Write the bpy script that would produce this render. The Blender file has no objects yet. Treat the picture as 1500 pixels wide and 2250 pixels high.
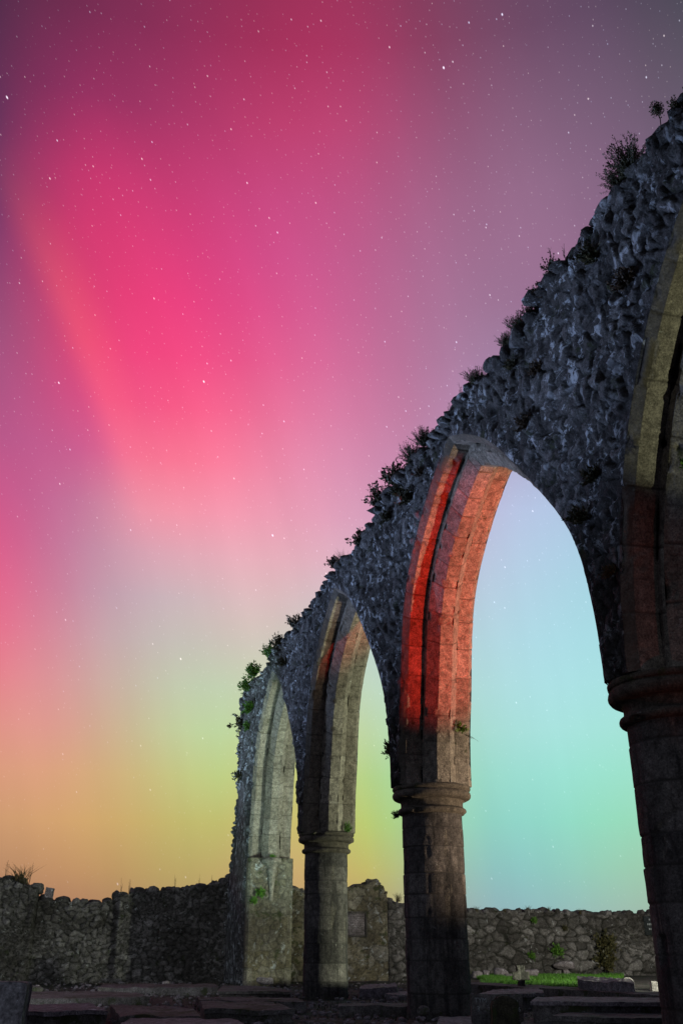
import bpy, bmesh, math
import numpy as np
from mathutils import Vector, Matrix
sc = bpy.context.scene
R = math.radians
# ------------------------------------------------------------------ camera
H0 = 0.825; PITCH = 0.4246; FPX = 2132.75
cam = bpy.data.cameras.new('camera'); camo = bpy.data.objects.new('camera', cam); sc.collection.objects.link(camo)
cam.sensor_fit = 'HORIZONTAL'; cam.sensor_width = 24; cam.lens = FPX / 1500 * 24; cam.clip_start = .05; cam.clip_end = 5000
camo.location = (0, 0, H0); camo.rotation_euler = (math.pi / 2 + PITCH, 0, 0); sc.camera = camo
sc.view_settings.view_transform = 'Standard'; sc.view_settings.look = 'None'
sc.view_settings.exposure = 0; sc.view_settings.gamma = 1
# arcade frame: s runs along the arcade towards the viewer, n across it (negative = viewer's side)
PHI = .2577; P0 = np.array([-.4219, 28.3387]) * .75; S = 6.509
UU = np.array([math.sin(PHI), -math.cos(PHI)]); MM = np.array([math.cos(PHI), math.sin(PHI)])
HT = .57
def A(s, n, z): p = P0 + UU * s + MM * n; return Vector((p[0], p[1], z))
def ray(x, y):
    a = (x - 750) / FPX; b = -(y - 1125) / FPX; c, q = math.cos(PITCH), math.sin(PITCH)
    return np.array([a, c - b * q, q + b * c])
def face_at(x, y, n=-HT):      # pixel of the photograph -> (s, z) on the plane n
    d = ray(x, y); off = -n; nn = -MM
    t = (P0 @ nn + off) / (d[:2] @ nn); p = t * d[:2]
    return float((p - P0) @ UU), float(H0 + t * d[2])
def level_at(x, y, z):         # pixel -> point at height z
    d = ray(x, y); t = (z - H0) / d[2]; return np.array([t * d[0], t * d[1], z])
def cross_at(x, y, s=-10.0):   # pixel -> (n, z) on the cross wall plane
    d = ray(x, y); t = (P0 @ UU + s) / (d[:2] @ UU); p = t * d[:2]
    return float((p - P0) @ MM), float(H0 + t * d[2])
def dist_at(x, y, D):          # pixel -> point at forward distance D
    d = ray(x, y); t = D / d[1]; return np.array([t * d[0], D, H0 + t * d[2]])

# ------------------------------------------------------------------ world: aurora sky
def lin(c): return [((v / 255) / 12.92 if v / 255 <= .04045 else ((v / 255 + .055) / 1.055) ** 2.4) for v in c]
SKY = """0 0 88 46 76;300 0 128 46 84;600 0 150 44 84;750 0 152 46 86;1000 0 120 62 92;1250 0 98 72 98;1500 0 80 76 90
0 250 116 52 92;100 250 140 50 96;0 370 110 54 98;60 370 160 58 104;200 370 196 56 110;300 250 162 54 102;600 250 186 62 108;750 250 186 68 114;900 250 160 78 116;1200 250 130 96 124;1500 250 104 92 110
0 500 126 60 106;70 500 172 60 108;150 500 204 60 112;300 500 214 62 118;600 500 204 78 136;900 500 172 100 140;1200 500 152 112 144;1500 480 120 104 130
0 750 164 82 126;80 750 184 78 124;160 750 214 72 120;280 750 238 70 126;450 750 236 74 132;700 750 214 100 150;1000 750 168 122 156;1300 750 146 118 148
0 1000 192 92 142;120 1000 196 96 144;210 1000 212 100 148;300 1000 240 112 146;450 1000 248 118 150;700 1000 224 140 174;950 1000 190 142 176;1150 1090 184 196 228;1250 1100 176 196 226
0 1130 210 92 140;130 1150 196 114 154;240 1130 206 142 166;330 1120 240 148 168;450 1150 240 156 176;700 1130 226 158 184;900 1130 196 160 190
0 1280 226 104 142;120 1300 206 128 156;240 1300 196 158 174;400 1300 204 180 186;600 1280 226 184 190;800 1250 214 180 196;1200 1280 176 210 228;1300 1300 168 214 226
0 1430 230 122 142;130 1450 216 150 158;240 1430 202 172 172;400 1430 196 192 180;550 1420 206 196 184;750 1400 190 206 200;1150 1450 174 220 228;1350 1450 168 222 226
0 1600 224 150 138;130 1620 222 158 142;240 1580 206 176 150;400 1570 192 206 164;500 1560 190 214 172;650 1600 200 208 150;850 1560 190 216 186;1150 1600 170 224 220;1350 1600 166 226 216
0 1750 212 158 118;200 1740 214 172 118;350 1740 200 186 120;500 1720 190 206 130;640 1740 200 196 120;820 1760 172 206 124;1080 1740 152 218 202;1350 1750 150 222 196
0 1870 194 146 106;200 1870 204 160 106;400 1870 188 172 104;500 1850 190 178 104;650 1870 208 180 118;830 1880 188 196 112;1060 1860 146 204 192;1350 1850 150 214 180
0 1960 168 124 98;200 1960 180 134 98;400 1940 182 160 102;650 1950 196 160 116;850 1960 182 168 112;1060 1960 146 184 186;1400 1960 158 192 172
0 2080 150 110 92;300 2080 160 122 94;700 2080 176 140 104;1100 2080 150 172 180;1400 2080 156 176 168"""
pts = np.array([[float(v) for v in q.split()] for l in SKY.split('\n') for q in l.split(';')])
dirs = []
for x, y in pts[:, :2]:
    d = ray(x, y); dirs.append([math.atan2(d[0], d[1]), math.atan2(d[2], math.hypot(d[0], d[1]))])
dirs = np.array(dirs); cols = np.array([lin(c) for c in pts[:, 2:]])
EL = [R(v) for v in (-12, -2, 0, 2, 4, 6.5, 9, 11.5, 14, 16.5, 19, 21.5, 24, 27, 30, 33, 36, 39, 42, 46, 50, 55, 65, 80)]
AZ = [R(v) for v in (-120, -60, -42, -34, -30, -27, -24.5, -22.5, -20.5, -18.5, -16.5, -14.5, -12.5, -10.5, -8.5, -6.5, -4, -1, 2, 5, 8, 11, 14, 17, 20, 23, 27, 33, 45, 70, 120)]
def phi_(r2): return .5 * r2 * np.log(r2 + 1e-9)
KX = np.stack([dirs[:, 0] * .85, dirs[:, 1]], 1) / R(10); n_p = len(KX)
r2_ = ((KX[:, None] - KX[None]) ** 2).sum(-1); Km = phi_(r2_) + .02 * np.eye(n_p); Pm = np.concatenate([np.ones((n_p, 1)), KX], 1)
Am = np.block([[Km, Pm], [Pm.T, np.zeros((3, 3))]]); cf = np.linalg.solve(Am, np.concatenate([cols, np.zeros((3, 3))]))
def tps(a, e):
    q = np.array([a * .85, e]) / R(10); k = phi_(((KX - q) ** 2).sum(1)); return k @ cf[:n_p] + np.concatenate([[1], q]) @ cf[n_p:]
def sky_col(az, el):
    e = min(max(el, R(-1)), R(52))
    lim = R(21 + max(0, math.degrees(e) - 5) * .32)
    a = min(max(az, -lim), lim)
    c = np.clip(tps(a, e), .004, 1)
    out = max(0, abs(az) - lim)
    far = np.array([.065, .068, .105])
    k = math.exp(-(out / R(20)) ** 2) if az < 0 else math.exp(-(out / R(32)) ** 2)
    if el > R(50): k *= math.exp(-((el - R(50)) / R(14)) ** 2)
    if el < R(-3): k *= .2
    return c * k + far * (1 - k)
w = bpy.data.worlds.new('World'); sc.world = w; w.use_nodes = True
nt = w.node_tree; nt.nodes.clear()
def N(t, kind, **kw):
    n = t.nodes.new(kind)
    for k, v in kw.items():
        if k.startswith('i_'): n.inputs[int(k[2:])].default_value = v
        else: setattr(n, k, v)
    return n
def mth(t, op, a, b=None, c=None, clamp=False):
    n = t.nodes.new('ShaderNodeMath'); n.operation = op; n.use_clamp = clamp
    for i, v in enumerate((a, b, c)):
        if v is None: continue
        if hasattr(v, 'links') or hasattr(v, 'is_linked'): t.links.new(v, n.inputs[i])
        else: n.inputs[i].default_value = v
    return n.outputs[0]
tc = N(nt, 'ShaderNodeTexCoord'); sep = N(nt, 'ShaderNodeSeparateXYZ'); nt.links.new(tc.outputs['Generated'], sep.inputs[0])
az = mth(nt, 'ARCTAN2', sep.outputs[0], sep.outputs[1]); el = mth(nt, 'ARCSINE', sep.outputs[2])
azn = mth(nt, 'MULTIPLY_ADD', az, 1 / (2 * math.pi), .5)
prev = None
for j, e in enumerate(EL):
    r = N(nt, 'ShaderNodeValToRGB'); r.color_ramp.interpolation = 'CARDINAL'
    el_ = r.color_ramp.elements
    for i, a in enumerate(AZ):
        q = el_[0] if i == 0 else (el_[1] if i == 1 else el_.new((a / (2 * math.pi)) + .5))
        q.position = a / (2 * math.pi) + .5; c = sky_col(a, e); q.color = (c[0], c[1], c[2], 1)
    nt.links.new(azn, r.inputs[0])
    if prev is None: prev = r.outputs[0]; continue
    mr = N(nt, 'ShaderNodeMapRange', clamp=True); nt.links.new(el, mr.inputs[0]); mr.inputs[1].default_value = EL[j - 1]; mr.inputs[2].default_value = e
    mx = N(nt, 'ShaderNodeMix', data_type='RGBA'); nt.links.new(mr.outputs[0], mx.inputs[0]); nt.links.new(prev, mx.inputs[6]); nt.links.new(r.outputs[0], mx.inputs[7]); prev = mx.outputs[2]
# stars: short diagonal trails in azimuth / elevation
cmb = N(nt, 'ShaderNodeCombineXYZ')
azc = mth(nt, 'MULTIPLY', az, mth(nt, 'COSINE', el))
ca, sa = math.cos(R(24)), math.sin(R(24))
u1 = mth(nt, 'ADD', mth(nt, 'MULTIPLY', azc, ca), mth(nt, 'MULTIPLY', el, sa))
v1 = mth(nt, 'ADD', mth(nt, 'MULTIPLY', azc, -sa * .55), mth(nt, 'MULTIPLY', el, ca * .55))
nt.links.new(u1, cmb.inputs[0]); nt.links.new(v1, cmb.inputs[1])
# the aurora ray: a narrow band of sky along a great circle, sharp on its left side
g1, g2 = ray(70, 500), ray(262, 960); gn = np.cross(g1, g2); gn /= np.linalg.norm(gn); gm = ray(165, 730); gt = np.cross(gn, gm); gt /= np.linalg.norm(gt)
if gn[0] < 0: gn = -gn
if gt[2] < 0: gt = -gt
def dotn(v):
    d_ = N(nt, 'ShaderNodeVectorMath', operation='DOT_PRODUCT'); nt.links.new(tc.outputs['Generated'], d_.inputs[0]); d_.inputs[1].default_value = tuple(v); return d_.outputs['Value']
def mrr(v, a, b, c, d, kind='SMOOTHSTEP'):
    m_ = N(nt, 'ShaderNodeMapRange', clamp=True, interpolation_type=kind); nt.links.new(v, m_.inputs[0])
    for i, q in enumerate((a, b, c, d)): m_.inputs[i + 1].default_value = q
    return m_.outputs[0]
ac, al = dotn(gn), dotn(gt)
ac = mth(nt, 'ADD', ac, mth(nt, 'MULTIPLY', mth(nt, 'MULTIPLY', al, al), .35))
prof_ = mth(nt, 'MULTIPLY', mrr(ac, R(-1.3), R(.35), 0, 1), mrr(ac, R(.1), R(2.8), 1, 0))
along = mth(nt, 'MULTIPLY', mrr(al, R(13), R(1), 0, 1), mrr(al, R(-13), R(-3), 0, 1))
rayk = mth(nt, 'MULTIPLY', prof_, along)
wv_ = N(nt, 'ShaderNodeTexNoise'); wv_.inputs['Scale'].default_value = 1.0; wv_.inputs['Detail'].default_value = 3
cv = N(nt, 'ShaderNodeCombineXYZ'); nt.links.new(mth(nt, 'MULTIPLY', ac, 16), cv.inputs[0]); nt.links.new(mth(nt, 'MULTIPLY', al, 1.2), cv.inputs[1]); nt.links.new(cv.outputs[0], wv_.inputs['Vector'])
rays = mth(nt, 'MULTIPLY_ADD', wv_.outputs[0], .16, .92)
rv_ = N(nt, 'ShaderNodeVectorMath', operation='SCALE'); nt.links.new(prev, rv_.inputs[0]); nt.links.new(rays, rv_.inputs[3])
rc_ = N(nt, 'ShaderNodeVectorMath', operation='SCALE'); rc_.inputs[0].default_value = (.13, .022, .0); nt.links.new(rayk, rc_.inputs[3])
ra_ = N(nt, 'ShaderNodeVectorMath', operation='ADD'); nt.links.new(rv_.outputs[0], ra_.inputs[0]); nt.links.new(rc_.outputs[0], ra_.inputs[1]); prev = ra_.outputs[0]
tot = None
for scale, rad, pw, amp, off in ((15, .00085, 2.5, 1.0, 3.1), (42, .00068, 3, .55, 7.7), (90, .00056, 2.5, .32, 1.3), (180, .0005, 2, .16, 5.9)):
    ad = N(nt, 'ShaderNodeVectorMath', operation='ADD'); ad.inputs[1].default_value = (off, off * .7, 0); nt.links.new(cmb.outputs[0], ad.inputs[0])
    vo = N(nt, 'ShaderNodeTexVoronoi', voronoi_dimensions='2D', feature='F1'); vo.inputs['Scale'].default_value = scale; nt.links.new(ad.outputs[0], vo.inputs['Vector'])
    sp = N(nt, 'ShaderNodeSeparateColor'); nt.links.new(vo.outputs['Color'], sp.inputs[0])
    br = mth(nt, 'POWER', sp.outputs[0], pw)
    rr = mth(nt, 'MULTIPLY', mth(nt, 'MULTIPLY_ADD', br, .7, .45), rad * scale)
    g = mth(nt, 'SUBTRACT', 1.0, mth(nt, 'DIVIDE', vo.outputs['Distance'], rr), clamp=True)
    g = mth(nt, 'MULTIPLY', g, mth(nt, 'MULTIPLY', br, amp * 2))
    hue = N(nt, 'ShaderNodeMix', data_type='RGBA'); nt.links.new(sp.outputs[1], hue.inputs[0]); hue.inputs[6].default_value = (1, .85, .8, 1); hue.inputs[7].default_value = (.62, .72, 1, 1)
    sc_ = N(nt, 'ShaderNodeVectorMath', operation='SCALE'); nt.links.new(hue.outputs[2], sc_.inputs[0]); nt.links.new(g, sc_.inputs[3])
    if tot is None: tot = sc_.outputs[0]
    else:
        a_ = N(nt, 'ShaderNodeVectorMath', operation='ADD'); nt.links.new(tot, a_.inputs[0]); nt.links.new(sc_.outputs[0], a_.inputs[1]); tot = a_.outputs[0]
fd = N(nt, 'ShaderNodeMapRange', clamp=True); nt.links.new(el, fd.inputs[0]); fd.inputs[1].default_value = R(-1); fd.inputs[2].default_value = R(30); fd.inputs[3].default_value = .15; fd.inputs[4].default_value = 1
s2 = N(nt, 'ShaderNodeVectorMath', operation='SCALE'); nt.links.new(tot, s2.inputs[0]); nt.links.new(fd.outputs[0], s2.inputs[3])
a2 = N(nt, 'ShaderNodeVectorMath', operation='ADD'); nt.links.new(prev, a2.inputs[0]); nt.links.new(s2.outputs[0], a2.inputs[1])
bg = N(nt, 'ShaderNodeBackground'); bg.inputs[1].default_value = 1; nt.links.new(a2.outputs[0], bg.inputs[0])
wo = N(nt, 'ShaderNodeOutputWorld'); nt.links.new(bg.outputs[0], wo.inputs[0])
# ------------------------------------------------------------------ lights (floodlights of the ruin, torches used at night, added fill lamps)
def spot(name, loc, tgt, W, col, size, blend, rad=.05):
    l = bpy.data.lights.new(name, 'SPOT'); l.energy = W; l.color = col; l.spot_size = R(size); l.spot_blend = blend; l.shadow_soft_size = rad
    o = bpy.data.objects.new(name, l); sc.collection.objects.link(o); o.location = loc
    o.rotation_euler = (Vector(tgt) - Vector(loc)).to_track_quat('-Z', 'Y').to_euler(); return o
moon = bpy.data.lights.new('moonlight', 'SUN'); moon.energy = .10; moon.angle = R(.6); moon.color = (.62, .78, 1)
mo = bpy.data.objects.new('moonlight', moon); sc.collection.objects.link(mo); mo.rotation_euler = (Vector((.70, .12, -.70))).to_track_quat('-Z', 'Y').to_euler()
for i_, (s_t, w_t) in enumerate(((-7.0, 10500), (-2.5, 5400), (2.5, 5000), (7.0, 5000), (11.5, 4300), (15.5, 3400))):
    spot('blue_torch', A(s_t - 9.5, -11.0, .7), A(s_t, -HT, 9.2), w_t, ((.54, .74, 1), (.48, .65, 1), (.44, .59, 1))[min(i_, 2)], 38, .75, .10)
spot('wall_fill', (-7, 9, 2.2), A(-9.9, -6.5, 2.6), 3000, (.86, .92, 1), 74, 1, .15)  # added fill lamp that lifts the left wall out of the dark
spot('red_floodlight', A(17.4, 3.0, .3), A(7.4, -.1, 5.95), 8600, (1, .035, .012), 22, .45, .05)
spot('red_torch', A(17.8, 1.2, .3), A(13.3, -.6, 3.6), 75, (1, .12, .06), 22, .5, .04)
spot('amber_floodlight', A(12.2, 7.2, .4), A(7.4, .1, 4.6), 4000, (1, .76, .56), 44, .4, .05)
spot('cream_floodlight', A(6.2, 8.6, .5), A(-3.2, -.6, 5.6), 4400, (.92, 1, .76), 66, .5, .08)
spot('pale_torch', A(3.4, 5.6, .4), A(-6.2, -.1, 5.0), 3400, (.78, 1, .9), 34, .5, .05)
spot('cyan_torch', A(-2.0, -5.0, .3), A(-6.0, -.3, 5.6), 800, (.55, .95, .9), 60, .6, .05)
spot('green_floodlight', A(19.0, 2.8, .3), A(14.2, -.4, 6.7), 1000, (.95, 1, .7), 27, .25, .05)
spot('corner_fill', (-2.6, -.5, 1.5), (-1.45, 4.2, .5), 170, (.62, .8, 1), 30, .8, .05)  # unseen lamp added behind the camera to brighten the corner headstone
spot('ground_fill', (2.5, -2.5, 2.6), (-.5, 17, .1), 260, (.8, .86, 1), 44, 1, .15)  # weak cool fill from the camera side, added to lighten the foreground slabs
spot('lawn_light', A(3.0, 9.5, 2.2), A(-9.6, 9.6, .8), 3600, (1, .98, .85), 80, .9, .2)

# ------------------------------------------------------------------ helpers
def hsh(ix, iy, iz=0, seed=0):
    with np.errstate(over='ignore'):
        n = (np.asarray(ix).astype(np.int64) * 374761393 + np.asarray(iy).astype(np.int64) * 668265263 + np.asarray(iz).astype(np.int64) * 2147483647 + seed * 1274126177) & 0xffffffff
        n = ((n ^ (n >> 13)) * 1274126177) & 0xffffffff
        n = ((n ^ (n >> 15)) * 2246822519) & 0xffffffff
        n = n ^ (n >> 16)
    return (n & 0xffffff) / float(0xffffff)
def vn(x, y, z=None, seed=0):
    x = np.asarray(x, float); y = np.asarray(y, float)
    z = np.zeros_like(x) if z is None else np.asarray(z, float)
    xi, yi, zi = np.floor(x), np.floor(y), np.floor(z)
    f = [(v - vi) for v, vi in ((x, xi), (y, yi), (z, zi))]; f = [q * q * (3 - 2 * q) for q in f]
    o = 0
    for a in (0, 1):
        for b in (0, 1):
            for c in (0, 1):
                wt = (f[0] if a else 1 - f[0]) * (f[1] if b else 1 - f[1]) * (f[2] if c else 1 - f[2])
                o = o + wt * hsh(xi + a, yi + b, zi + c, seed)
    return o * 2 - 1
def fbm(x, y, z=None, seed=0, o=4):
    z = np.zeros_like(np.asarray(x, float)) if z is None else z
    r = 0; a = .5
    for i in range(o):
        r = r + a * vn(x * 2 ** i, y * 2 ** i, z * 2 ** i, seed + i * 17); a *= .5
    return r
def voro(x, y, seed):
    xi, yi = np.floor(x), np.floor(y)
    F1 = np.full(x.shape, 9.); F2 = np.full(x.shape, 9.); ID = np.zeros(x.shape); DX = np.zeros(x.shape); DY = np.zeros(x.shape)
    for a in (-1, 0, 1):
        for b in (-1, 0, 1):
            cx, cy = xi + a, yi + b
            px = cx + .5 + .42 * (2 * hsh(cx, cy, 1, seed) - 1); py = cy + .5 + .42 * (2 * hsh(cx, cy, 2, seed) - 1)
            dx, dy = x - px, y - py; d = np.sqrt(dx * dx + dy * dy)
            m = d < F1
            F2 = np.where(m, F1, np.minimum(F2, d)); F1 = np.where(m, d, F1)
            ID = np.where(m, hsh(cx, cy, 3, seed), ID); DX = np.where(m, dx, DX); DY = np.where(m, dy, DY)
    return F1, F2, ID, DX, DY
def sst(x, a, b): t = np.clip((x - a) / (b - a), 0, 1); return t * t * (3 - 2 * t)
def stones(x, y, seed, jw=.22, tilt=.5, both=True):
    F1, F2, ID, DX, DY = voro(x, y, seed)
    e = F2 - F1
    h = sst(e, .0, jw) * (.55 + .6 * ID) - .08 * F1
    r1 = hsh(np.floor(ID * 1e5), 7, 0, seed); r2 = hsh(np.floor(ID * 1e5), 9, 0, seed)
    h = h + tilt * (DX * (r1 - .5) + DY * (r2 - .5)) * sst(e, 0, jw)
    return h, ID, 1 - sst(e, .02, jw * .7)
def mk(name, V, F, mat, parent=None, smooth=True, attrs=None, sharp=None):
    V = np.asarray(V, np.float32); F = np.asarray(F, np.int32)
    me = bpy.data.meshes.new(name)
    me.vertices.add(len(V)); me.vertices.foreach_set('co', V.ravel())
    k = F.shape[1]
    me.loops.add(F.size); me.loops.foreach_set('vertex_index', F.ravel())
    me.polygons.add(len(F)); me.polygons.foreach_set('loop_start', np.arange(0, F.size, k, dtype=np.int32))
    try: me.polygons.foreach_set('loop_total', np.full(len(F), k, np.int32))
    except Exception: pass
    me.update(calc_edges=True); me.validate()
    if smooth: me.polygons.foreach_set('use_smooth', np.ones(len(me.polygons), bool))
    for an, av in (attrs or {}).items():
        at = me.attributes.new(an, 'FLOAT', 'POINT'); at.data.foreach_set('value', np.asarray(av, np.float32))
    me.materials.append(mat)
    o = bpy.data.objects.new(name, me); sc.collection.objects.link(o)
    if parent: o.parent = parent
    return o
def gridF(nr, nc, off=0):
    i, j = np.meshgrid(np.arange(nr - 1), np.arange(nc - 1), indexing='ij'); a = (i * nc + j).ravel() + off
    return np.stack([a, a + 1, a + nc + 1, a + nc], 1)
class MB:
    def __init__(s): s.V = []; s.F = []; s.T = []; s.G = []; s.n = 0
    def add(s, V, F, T=None, G=None):
        V = np.asarray(V, float).reshape(-1, 3); s.V.append(V); s.F.append(np.asarray(F) + s.n)
        s.T.append(np.zeros(len(V)) + .5 if T is None else np.broadcast_to(np.ravel(T), (len(V),))); s.G.append(np.zeros(len(V)) if G is None else np.ravel(G)); s.n += len(V)
    def out(s, name, mat, parent=None, smooth=True):
        return mk(name, np.concatenate(s.V), np.concatenate(s.F), mat, parent, smooth, {'tint': np.concatenate(s.T), 'gap': np.concatenate(s.G)})
def tag(o, label=None, cat=None, group=None, kind=None):
    if label: o['label'] = label
    if cat: o['category'] = cat
    if group: o['group'] = group
    if kind: o['kind'] = kind
    return o
ROTZ = PHI - math.pi / 2
def empty(name, loc=(0, 0, 0), rz=0.0):
    o = bpy.data.objects.new(name, None); sc.collection.objects.link(o); o.location = loc; o.rotation_euler = (0, 0, rz); o.empty_display_size = .2; return o
def in_frame(o): o.location = (P0[0], P0[1], 0); o.rotation_euler = (0, 0, ROTZ); return o

# ------------------------------------------------------------------ materials
def stone_mat(name, ramp, lichen=(.36, .38, .37), lich=.60, moss=(.035, .045, .012), mo=.62, gapc=(.03, .028, .024), stain=.5, bump=.5, lsc=7, streak=False, bd=.03):
    m = bpy.data.materials.new(name); m.use_nodes = True; t = m.node_tree; t.nodes.clear(); L = t.links.new
    tc = N(t, 'ShaderNodeTexCoord'); P = tc.outputs['Object']
    at = N(t, 'ShaderNodeAttribute', attribute_name='tint'); ag = N(t, 'ShaderNodeAttribute', attribute_name='gap')
    def noise(s, d=4, r=.6, vec=None, dist=0):
        n = N(t, 'ShaderNodeTexNoise'); n.inputs['Scale'].default_value = s; n.inputs['Detail'].default_value = d; n.inputs['Roughness'].default_value = r; n.inputs['Distortion'].default_value = dist
        L(vec or P, n.inputs['Vector']); return n.outputs[0]
    def mix(f, a, b, mode='MIX'):
        x = N(t, 'ShaderNodeMix', data_type='RGBA', blend_type=mode)
        for sk, v in ((x.inputs[0], f), (x.inputs[6], a), (x.inputs[7], b)):
            if isinstance(v, (int, float)): sk.default_value = v
            elif isinstance(v, tuple): sk.default_value = (*v, 1)
            else: L(v, sk)
        return x.outputs[2]
    def rng(v, a, b, c=0, d=1):
        x = N(t, 'ShaderNodeMapRange', clamp=True); L(v, x.inputs[0])
        for i, q in enumerate((a, b, c, d)): x.inputs[i + 1].default_value = q
        return x.outputs[0]
    r = N(t, 'ShaderNodeValToRGB'); e = r.color_ramp.elements
    for i, (p, c) in enumerate(ramp):
        q = e[i] if i < 2 else e.new(p)
        q.position = p; q.color = (*c, 1)
    tv = mth(t, 'ADD', mth(t, 'MULTIPLY', at.outputs['Fac'], .7), mth(t, 'MULTIPLY', noise(2.2, 5, .65), .3)); L(tv, r.inputs[0])
    col = r.outputs[0]
    big = noise(.9, 4, .6)
    col = mix(rng(big, .42, .62, 0, stain), col, (.045, .04, .034))
    if streak:
        mp = N(t, 'ShaderNodeMapping'); mp.inputs['Scale'].default_value = (5, 5, .45); L(P, mp.inputs[0])
        sk = noise(1.6, 5, .65, mp.outputs[0]); col = mix(rng(sk, .5, .62, 0, .75), col, (.02, .019, .018))
        col = mix(rng(noise(2.1, 4, .6, mp.outputs[0], .5), .6, .68, 0, .55), col, (.2, .18, .14))
    mot = noise(11, 6, .75, None, .4); col = mix(.85, col, mix(rng(mot, .35, .66), (.38, .36, .34), (1.5, 1.48, 1.45)), 'MULTIPLY')
    fine = noise(55, 6, .75); col = mix(.85, col, mix(rng(fine, .36, .64), (.3, .3, .3), (1.45, 1.45, 1.45)), 'MULTIPLY')
    l1 = mth(t, 'MULTIPLY', rng(noise(lsc, 8, .72, None, .6), lich, lich + .05), rng(noise(1.3, 3), .4, .58, .15, 1)); col = mix(l1, col, lichen)
    l2 = rng(noise(38, 3, .6), .72, .76, 0, .8); col = mix(l2, col, tuple(min(1, v * 1.25) for v in lichen))
    m1 = mth(t, 'MULTIPLY', rng(noise(3.2, 7, .7), mo, mo + .06), .85); col = mix(m1, col, moss)
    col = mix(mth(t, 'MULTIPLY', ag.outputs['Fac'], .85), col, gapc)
    bs = N(t, 'ShaderNodeBsdfPrincipled'); L(col, bs.inputs['Base Color']); bs.inputs['Roughness'].default_value = .88; bs.inputs['Specular IOR Level'].default_value = .3
    b = N(t, 'ShaderNodeBump'); b.inputs['Strength'].default_value = bump; b.inputs['Distance'].default_value = bd
    hh = mth(t, 'ADD', mth(t, 'MULTIPLY', noise(24, 8, .7), 1.0), mth(t, 'MULTIPLY', noise(90, 4, .6), .35)); L(hh, b.inputs['Height']); L(b.outputs[0], bs.inputs['Normal'])
    o = N(t, 'ShaderNodeOutputMaterial'); L(bs.outputs[0], o.inputs[0]); return m
RUB = stone_mat('rubble_stone', [(0, (.05, .048, .045)), (.35, (.10, .098, .095)), (.6, (.17, .17, .165)), (1, (.27, .27, .265))], lichen=(.62, .66, .68), lich=.54, stain=.6, bump=1.0, mo=.585, lsc=5, bd=.07)
FIELD = stone_mat('field_stone', [(0, (.055, .052, .048)), (.35, (.125, .12, .112)), (.6, (.2, .19, .18)), (1, (.36, .35, .34))], lichen=(.45, .47, .46), lich=.6, stain=.65, bump=1.0, mo=.6, bd=.06, gapc=(.012, .013, .008))
PLAST = stone_mat('old_plaster', [(0, (.08, .07, .045)), (.4, (.16, .14, .085)), (.65, (.23, .21, .15)), (1, (.34, .33, .3))], lich=.57, stain=.55, bump=.9, lsc=4, mo=.56)
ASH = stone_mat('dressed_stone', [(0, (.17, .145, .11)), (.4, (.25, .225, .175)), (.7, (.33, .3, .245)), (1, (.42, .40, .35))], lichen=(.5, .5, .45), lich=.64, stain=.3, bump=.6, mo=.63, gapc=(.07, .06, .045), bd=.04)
SHAFT = stone_mat('weathered_shaft', [(0, (.05, .047, .045)), (.35, (.10, .093, .085)), (.65, (.16, .148, .135)), (1, (.26, .24, .21))], lichen=(.32, .31, .28), lich=.63, stain=.55, bump=.7, mo=.64, gapc=(.05, .046, .04), streak=True, bd=.04)
GRAVE = stone_mat('grave_stone', [(0, (.06, .055, .05)), (.4, (.135, .125, .115)), (.7, (.21, .2, .19)), (1, (.36, .35, .34))], lichen=(.3, .29, .31), lich=.6, stain=.6, bump=.6, mo=.55)
PALE = stone_mat('pale_stone', [(0, (.14, .12, .125)), (.4, (.24, .21, .22)), (1, (.42, .38, .4))], lichen=(.5, .48, .5), lich=.58, stain=.4, bump=.8, mo=.66)
DARKP = stone_mat('dark_slate', [(0, (.012, .018, .02)), (1, (.03, .04, .045))], lich=.8, stain=.2, bump=.1, mo=.85)
EARTH = stone_mat('ground', [(0, (.04, .036, .03)), (.5, (.085, .075, .065)), (1, (.16, .145, .14))], lichen=(.12, .11, .12), lich=.6, stain=.5, bump=1, mo=.48, moss=(.02, .03, .008))
def leaf_mat(name, c1, c2, tr=.25):
    m = bpy.data.materials.new(name); m.use_nodes = True; t = m.node_tree; bs = t.nodes['Principled BSDF']
    at = N(t, 'ShaderNodeAttribute', attribute_name='tint'); r = N(t, 'ShaderNodeValToRGB'); r.color_ramp.elements[0].color = (*c1, 1); r.color_ramp.elements[1].color = (*c2, 1)
    t.links.new(at.outputs['Fac'], r.inputs[0]); t.links.new(r.outputs[0], bs.inputs['Base Color']); bs.inputs['Roughness'].default_value = .6
    return m
LEAF = leaf_mat('leaf_dull', (.03, .034, .01), (.10, .085, .03))
BROWN = leaf_mat('leaf_brown', (.04, .026, .012), (.11, .07, .03))
GREEN = leaf_mat('leaf_green', (.04, .12, .012), (.14, .30, .03))
GRASS = leaf_mat('grass_blade', (.03, .09, .006), (.09, .26, .015))
DRY = leaf_mat('dry_grass', (.04, .035, .012), (.14, .11, .04))
WHITE = leaf_mat('lettering', (.28, .3, .3), (.28, .3, .3))

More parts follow.
